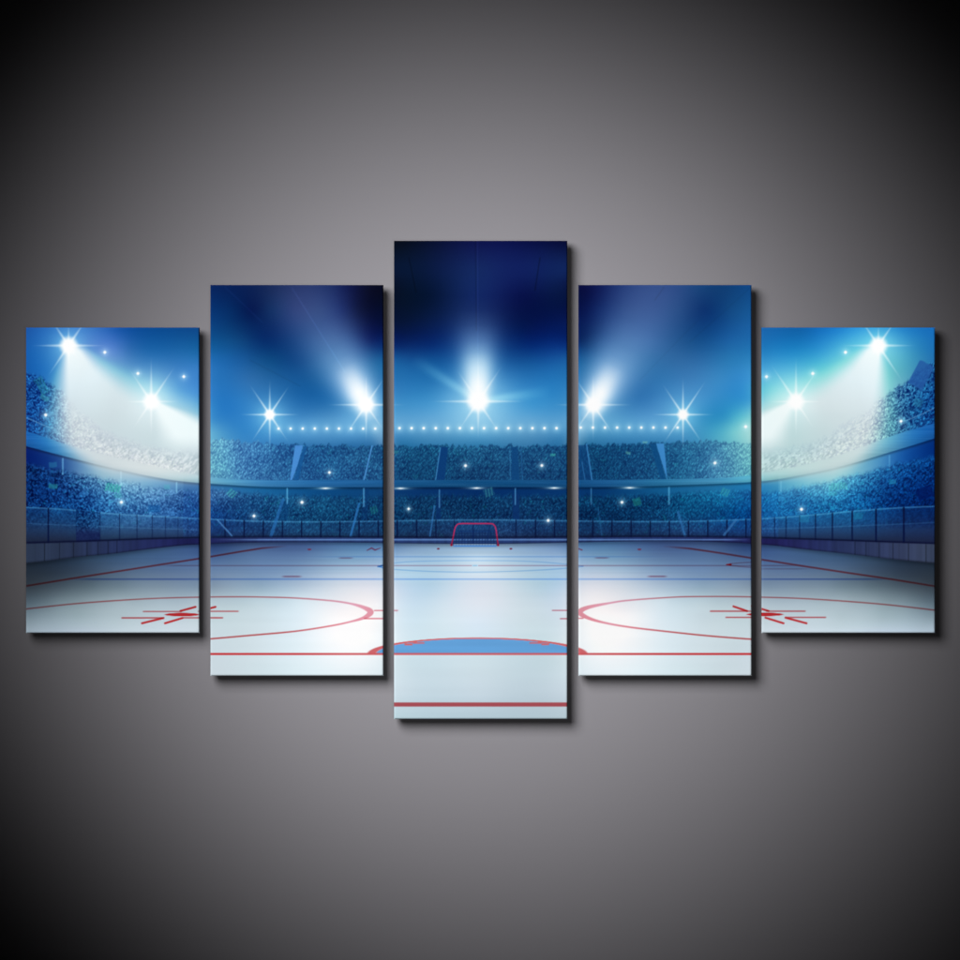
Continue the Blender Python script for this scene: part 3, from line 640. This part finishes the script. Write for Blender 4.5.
    c = star(c, x, y, 683.0, 414.6, 4.8, 38, 2.7, (110, 190, 235), D8(.85, 1.0, 1.0, 1.1, .95, .95, .95))
    c = star(c, x, y, 796.0, 401.6, 7.2, 46, 1.9, H2, D8(.62, 1.0, 1.0, .85, .2, .7, .8))
    c = star(c, x, y, 878.4, 345.6, 7.4, 38, 1.9, H2, D8(1.0, .6, .9, .9, .4, 1.15, .6))
    xs = [278.5 + 12.09 * k_ for k_ in range(9)]
    for q in xs: c = dot(c, x, y, q, 428.6, 1.35, a=.95, cross=False)
    for q in [399.5 + 12.08 * k_ for k_ in range(14)]: c = dot(c, x, y, q, 428.2, 1.45, a=1.0, cross=False)
    for q in [580.8 + 12.1 * k_ for k_ in range(9)]: c = dot(c, x, y, q, 427.6, 1.4, a=.97, cross=False)
    for q in ((45.7,415,1.5),(121.4,502.2,1.5),(104.8,352.3,1.5),(137.9,373.5,1.5),(183.8,376.6,1.5),(329.4,472.5,1.3),(302,502.3,1.5),(254,516,1.4),(465.5,465.7,1.4),(541.8,465.5,1.4),(408.6,508.9,1.2),(548.2,520.5,1.4),
              (622,502.3,1.4),(715,463,1.5),(745.7,426.7,1.6),(801.5,509.3,1.5),(901,421.2,1.4),(766.5,376.7,1.5),(812.8,373.5,1.6),(845.5,352.3,1.6)):
        c = dot(c, x, y, *q)
    for px, py in ((325.5,488.3),(400.6,488.4),(476.6,488.1),(554.3,488),(629.6,487.8)):
        sel = np.nonzero((np.abs(x - px) < 22) & (np.abs(y - py) < 6))[0]
        if len(sel):
            X, Y = x[sel] - px, y[sel] - py
            cc = screen(c[sel], (120, 190, 230), .55 * np.exp(-np.abs(X / 10) ** 1.6) * np.exp(-(Y / 1.3) ** 2))
            cc = screen(cc, (245, 252, 255), np.exp(-np.abs(X / 4.5) ** 1.5) * np.exp(-(Y / .8) ** 2))
            c[sel] = cc
    return np.clip(c, 0, 1)

# ---------------------------------------------------------------------------
# THE SCENE: a five-piece canvas set hanging on a painted grey wall
# ---------------------------------------------------------------------------
import bpy, math, os
from mathutils import Vector, Matrix

MM = 0.00231                    # metres per picture unit (a canvas is 40 cm wide)
DEPTH = 11.0 * MM               # gallery-wrapped bars, about 25 mm deep
GAP = 8.5 * MM                  # hung a finger's width off the wall on cleats
scene = bpy.context.scene
col = scene.collection

def wx(u): return (u - 480.0) * MM
def wz(v): return 1.55 + (480.0 - v) * MM

def tag(o, label=None, cat=None, group=None, kind=None):
    for k, v in (('label', label), ('category', cat), ('group', group), ('kind', kind)):
        if v: o[k] = v
    return o

def mesh_object(name, verts, faces, material, parent=None, colours=None, smooth=True):
    verts = np.asarray(verts, np.float32); faces = np.asarray(faces, np.int32)
    me = bpy.data.meshes.new(name)
    me.vertices.add(len(verts)); me.vertices.foreach_set('co', verts.ravel())
    me.loops.add(faces.size); me.loops.foreach_set('vertex_index', faces.ravel())
    me.polygons.add(len(faces))
    me.polygons.foreach_set('loop_start', np.arange(len(faces), dtype=np.int32) * 4)
    me.polygons.foreach_set('use_smooth', np.full(len(faces), smooth))
    me.update(calc_edges=True)
    if colours is not None:
        at = me.color_attributes.new('ink', 'FLOAT_COLOR', 'POINT')
        at.data.foreach_set('color', np.concatenate([colours, np.ones((len(colours), 1))], 1).astype(np.float32).ravel())
    me.validate()
    me.materials.append(material)
    o = bpy.data.objects.new(name, me)
    col.objects.link(o)
    if parent: o.parent = parent
    return o

def new_material(name):
    m = bpy.data.materials.new(name); m.use_nodes = True
    nt = m.node_tree; b = nt.nodes['Principled BSDF']
    return m, nt, b

def N(nt, kind, **kw):
    n = nt.nodes.new(kind)
    for k, v in kw.items():
        if k in n.inputs: n.inputs[k].default_value = v
        else: setattr(n, k, v)
    return n

# ---- materials ------------------------------------------------------------
WALL_ALBEDO = 0.080
def wall_paint():
    m, nt, b = new_material('grey_wall_paint')
    tc = N(nt, 'ShaderNodeTexCoord')
    big = N(nt, 'ShaderNodeTexNoise', Scale=2.2, Detail=3.0)
    fine = N(nt, 'ShaderNodeTexNoise', Scale=420.0, Detail=3.0, Roughness=.6)
    roll = N(nt, 'ShaderNodeTexNoise', Scale=90.0, Detail=2.0)
    for n in (big, fine, roll): nt.links.new(tc.outputs['Object'], n.inputs['Vector'])
    mixc = N(nt, 'ShaderNodeMix', data_type='RGBA')
    mixc.inputs[6].default_value = (WALL_ALBEDO * .985, WALL_ALBEDO * .950, WALL_ALBEDO * 1.025, 1)
    mixc.inputs[7].default_value = (WALL_ALBEDO * 1.02, WALL_ALBEDO * .985, WALL_ALBEDO * 1.06, 1)
    nt.links.new(big.outputs['Fac'], mixc.inputs[0])
    nt.links.new(mixc.outputs[2], b.inputs['Base Color'])
    b.inputs['Roughness'].default_value = .85
    b.inputs['Specular IOR Level'].default_value = .0
    add = N(nt, 'ShaderNodeMath', operation='MULTIPLY_ADD'); add.inputs[1].default_value = .5
    nt.links.new(fine.outputs['Fac'], add.inputs[0]); nt.links.new(roll.outputs['Fac'], add.inputs[2])
    bump = N(nt, 'ShaderNodeBump', Strength=.05, Distance=.0006)
    nt.links.new(add.outputs[0], bump.inputs['Height'])
    nt.links.new(bump.outputs['Normal'], b.inputs['Normal'])
    return m

def printed_cloth():
    m, nt, b = new_material('inkjet_canvas')
    ink = N(nt, 'ShaderNodeVertexColor', layer_name='ink')
    tc = N(nt, 'ShaderNodeTexCoord')
    # plain weave: two crossed thread waves, about half a millimetre apart
    w1 = N(nt, 'ShaderNodeTexWave', Scale=300.0, Distortion=1.0); w1.bands_direction = 'X'
    w2 = N(nt, 'ShaderNodeTexWave', Scale=300.0, Distortion=1.0); w2.bands_direction = 'Z'
    for w in (w1, w2): nt.links.new(tc.outputs['Object'], w.inputs['Vector'])
    mx = N(nt, 'ShaderNodeMath', operation='MAXIMUM')
    nt.links.new(w1.outputs['Fac'], mx.inputs[0]); nt.links.new(w2.outputs['Fac'], mx.inputs[1])
    bump = N(nt, 'ShaderNodeBump', Strength=.10, Distance=.0002)
    nt.links.new(mx.outputs[0], bump.inputs['Height']); nt.links.new(bump.outputs['Normal'], b.inputs['Normal'])
    nt.links.new(ink.outputs['Color'], b.inputs['Base Color'])
    b.inputs['Roughness'].default_value = .8
    b.inputs['Specular IOR Level'].default_value = .0
    return m

def pine():
    m, nt, b = new_material('pine_stretcher_wood')
    tc = N(nt, 'ShaderNodeTexCoord')
    n = N(nt, 'ShaderNodeTexNoise', Scale=30.0, Detail=4.0, Distortion=1.5)
    r = N(nt, 'ShaderNodeValToRGB')
    r.color_ramp.elements[0].color = (.42, .27, .13, 1); r.color_ramp.elements[1].color = (.60, .43, .24, 1)
    nt.links.new(tc.outputs['Object'], n.inputs['Vector']); nt.links.new(n.outputs['Fac'], r.inputs['Fac'])
    nt.links.new(r.outputs['Color'], b.inputs['Base Color'])
    b.inputs['Roughness'].default_value = .6
    return m

WALL, CLOTH, PINE = wall_paint(), printed_cloth(), pine()

# ---- the wall -------------------------------------------------------------
def grid_faces(nx, ny):
    i, j = np.meshgrid(np.arange(nx - 1), np.arange(ny - 1))
    a = (j * nx + i).ravel()
    return np.stack([a, a + 1, a + nx + 1, a + nx], -1)

wall = mesh_object('wall', [(-6, 0, -1.5), (6, 0, -1.5), (6, 0, 5), (-6, 0, 5), (-6, .12, -1.5), (6, .12, -1.5), (6, .12, 5), (-6, .12, 5)],
                   [(0, 1, 2, 3), (5, 4, 7, 6), (4, 0, 3, 7), (1, 5, 6, 2), (3, 2, 6, 7), (4, 5, 1, 0)], WALL, smooth=False)
tag(wall, 'plain grey painted wall behind the five canvases', 'wall', kind='structure')

# ---- the printed set ------------------------------------------------------
def to_linear(c):
    return np.where(c <= .04045, c / 12.92, ((c + .055) / 1.055) ** 2.4)

# inverse of lamp falloff painted into the ink: lighter towards the outer canvases
def falloff_gain(u, v):
    return np.interp(np.hypot(u - 468, v - 474), INV_FALLOFF[0], INV_FALLOFF[1])
INV_FALLOFF = ([0, 40, 80, 120, 160, 200, 240, 280, 320, 360, 400, 440, 480, 520],
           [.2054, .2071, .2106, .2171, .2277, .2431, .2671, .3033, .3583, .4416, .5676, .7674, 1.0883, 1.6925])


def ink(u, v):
    return np.clip(to_linear(picture(u, v)) * falloff_gain(u, v)[:, None], 0.0003, .93)

R = 1.5                          # rounded canvas fold, picture units
STEP = .62

def axis(a, b):
    arc = R * (1 - np.cos(np.linspace(0, np.pi / 2, 5)[:-1]))
    n = max(2, int(round((b - a - 2 * R) / STEP)))
    return np.concatenate([a + arc, np.linspace(a + R, b - R, n + 1), (b - arc)[::-1]])

def canvas(u0, v0, u1, v1, label):
    root = bpy.data.objects.new('canvas_print', None)
    root.empty_display_size = .05
    base = Vector((wx((u0 + u1) / 2), -GAP, wz(v1)))
    root.location = base
    col.objects.link(root)
    tag(root, label, 'canvas print', 'panels of the five piece ice hockey rink canvas set')
    U, V = axis(u0, u1), axis(v0, v1)
    gu, gv = np.meshgrid(U, V)
    du = np.clip(R - np.minimum(gu - u0, u1 - gu), 0, R); dv = np.clip(R - np.minimum(gv - v0, v1 - gv), 0, R)
    q = np.clip(np.hypot(du, dv), 0, R)
    drop = R - np.sqrt(np.clip(R * R - q * q, 0, None))
    # at the very rim the corner is pulled in slightly, as folded cloth is
    y = -(DEPTH - drop * MM)
    vs = np.stack([wx(gu) - base.x, y, wz(gv) - base.z], -1).reshape(-1, 3)
    f = grid_faces(len(U), len(V))[:, ::-1]
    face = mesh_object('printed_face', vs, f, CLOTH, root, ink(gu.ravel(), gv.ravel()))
    # folded sides carry on the picture, mirrored
    pu = np.concatenate([U, np.full(len(V) - 1, u1), U[::-1][1:], np.full(len(V) - 2, u0)])
    pv = np.concatenate([np.full(len(U), v0), V[1:], np.full(len(U) - 1, v1), V[::-1][1:-1]])
    nd = 9
    dep = np.linspace(0, 1, nd)
    n = len(pu)
    vv, cc = [], []
    for d in dep:
        yy = -(DEPTH - R * MM) * (1 - d)
        vv.append(np.stack([wx(pu) - base.x, np.full(n, yy), wz(pv) - base.z], -1))
        ins = d * 15.0
        cc.append((np.clip(pu, u0 + ins, u1 - ins), np.clip(pv, v0 + ins, v1 - ins)))
    vv = np.concatenate(vv)
    cu = np.concatenate([c[0] for c in cc]); cv = np.concatenate([c[1] for c in cc])
    k = np.arange(n); k2 = (k + 1) % n
    ff = np.concatenate([np.stack([r * n + k, r * n + k2, (r + 1) * n + k2, (r + 1) * n + k], -1) for r in range(nd - 1)])
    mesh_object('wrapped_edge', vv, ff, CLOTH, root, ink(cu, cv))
    # mitred pine bars behind the cloth
    w, t = .036, DEPTH - .006
    x0, x1, z0, z1 = wx(u0) - base.x + .0015, wx(u1) - base.x - .0015, .0015, wz(v0) - base.z - .0015
    out = [(x0, z0), (x1, z0), (x1, z1), (x0, z1)]; inn = [(x0 + w, z0 + w), (x1 - w, z0 + w), (x1 - w, z1 - w), (x0 + w, z1 - w)]
    bv, bf = [], []
    for s in range(4):
        e = (s + 1) % 4
        sh = .0004
        for yy in (-.0015, -t):
            for (px, pz) in (out[s], out[e], inn[e], inn[s]):
                mxp, mzp = (out[s][0] + out[e][0] + inn[e][0] + inn[s][0]) / 4, (out[s][1] + out[e][1] + inn[e][1] + inn[s][1]) / 4
                bv.append((px + (mxp - px) * sh, yy, pz + (mzp - pz) * sh))
        o = s * 8
        bf += [(o, o+1, o+2, o+3), (o+7, o+6, o+5, o+4), (o, o+4, o+5, o+1), (o+1, o+5, o+6, o+2), (o+2, o+6, o+7, o+3), (o+3, o+7, o+4, o)]
    mesh_object('stretcher_frame', bv, bf, PINE, root, smooth=False)
    return root

PANELS = [
 (26.0, 327.5, 199.3, 633.0, 'short canvas print at the far left, floodlight beams slanting down to the right'),
 (210.4, 285.0, 383.3, 675.8, 'medium canvas print left of the tallest panel, lamp beam fanning up to the left'),
 (394.0, 240.8, 567.3, 719.0, 'tallest canvas print in the middle, showing red hockey goal and blue crease'),
 (578.5, 285.0, 751.5, 675.8, 'medium canvas print right of the tallest panel, lamp beam fanning up to the right'),
 (761.7, 327.5, 935.0, 633.0, 'short canvas print at the far right, floodlight beams slanting down to the left'),
]

for p in PANELS:
    canvas(*p)

# ---- camera: a long lens straight on --------------------------------------
DIST = 16.0
cam = bpy.data.cameras.new('camera'); co = bpy.data.objects.new('camera', cam); col.objects.link(co)
co.location = (0, -DIST - DEPTH - GAP, 1.55)
co.rotation_euler = (math.radians(90), 0, 0)
cam.sensor_width = 36.0
cam.lens = 36.0 * DIST / (960 * MM)
cam.clip_end = 100
scene.camera = co

# ---- light: a round bank of soft-edged studio spots, high on the left ------
def lamps():
    aim = Vector((wx(AIM[0]), 0, wz(AIM[1])))
    d = Vector((-SLOPE_X, -1.0, SLOPE_Z)).normalized()
    side = d.cross(Vector((0, 1, 0))).normalized()
    up = d.cross(side).normalized()
    spots = [(0, 0)]
    for ring, cnt in ((.5, 6), (1.0, 12)):
        for k in range(cnt):
            a = 2 * math.pi * (k + .5 * (ring < 1)) / cnt
            spots.append((ring * math.cos(a), ring * math.sin(a)))
    for sx, sy in spots:
        spot('studio_spot', aim, aim + d * FAR + (side * sx + up * sy) * BANK, POWER / len(spots), .42)
    # one weak lamp near the lens opens up the shadows
    spot('fill_spot', aim, aim + Vector((.9, -FAR, -.8)), POWER * FILL, .7)

def spot(name, aim, pos, energy, size):
    li = bpy.data.lights.new(name, 'SPOT')
    li.energy = energy
    li.shadow_soft_size = size
    li.use_soft_falloff = False
    z = (pos - aim).normalized()
    # cone squeezed in the plane of incidence so that the pool on the wall is round
    n = Vector((0, -1, 0))
    ct_ = z.dot(n)
    yax = (n - z * ct_).normalized()
    xax = yax.cross(z).normalized()
    li.spot_size = 2 * math.atan(POOL / (pos - aim).length)
    li.spot_blend = 1.0
    o = bpy.data.objects.new(name, li); col.objects.link(o)
    o.matrix_world = Matrix.Translation(pos) @ Matrix((xax, yax, z)).transposed().to_4x4() @ Matrix.Diagonal((1, ct_, 1, 1))

AIM = (480, 487); SLOPE_X, SLOPE_Z = .52, .50
FAR, BANK, POOL, POWER = 9.0, 2.3, 530 * MM, 19000.0
FILL = .062
lamps()

w = bpy.data.worlds.new('World'); scene.world = w; w.use_nodes = True
w.node_tree.nodes['Background'].inputs['Color'].default_value = (.9, .9, 1, 1)
w.node_tree.nodes['Background'].inputs['Strength'].default_value = .003

scene.render.engine = 'CYCLES'
scene.view_settings.view_transform = 'Standard'
scene.view_settings.look = 'None'
scene.view_settings.exposure = 0
scene.view_settings.gamma = 1
scene.cycles.use_denoising = True
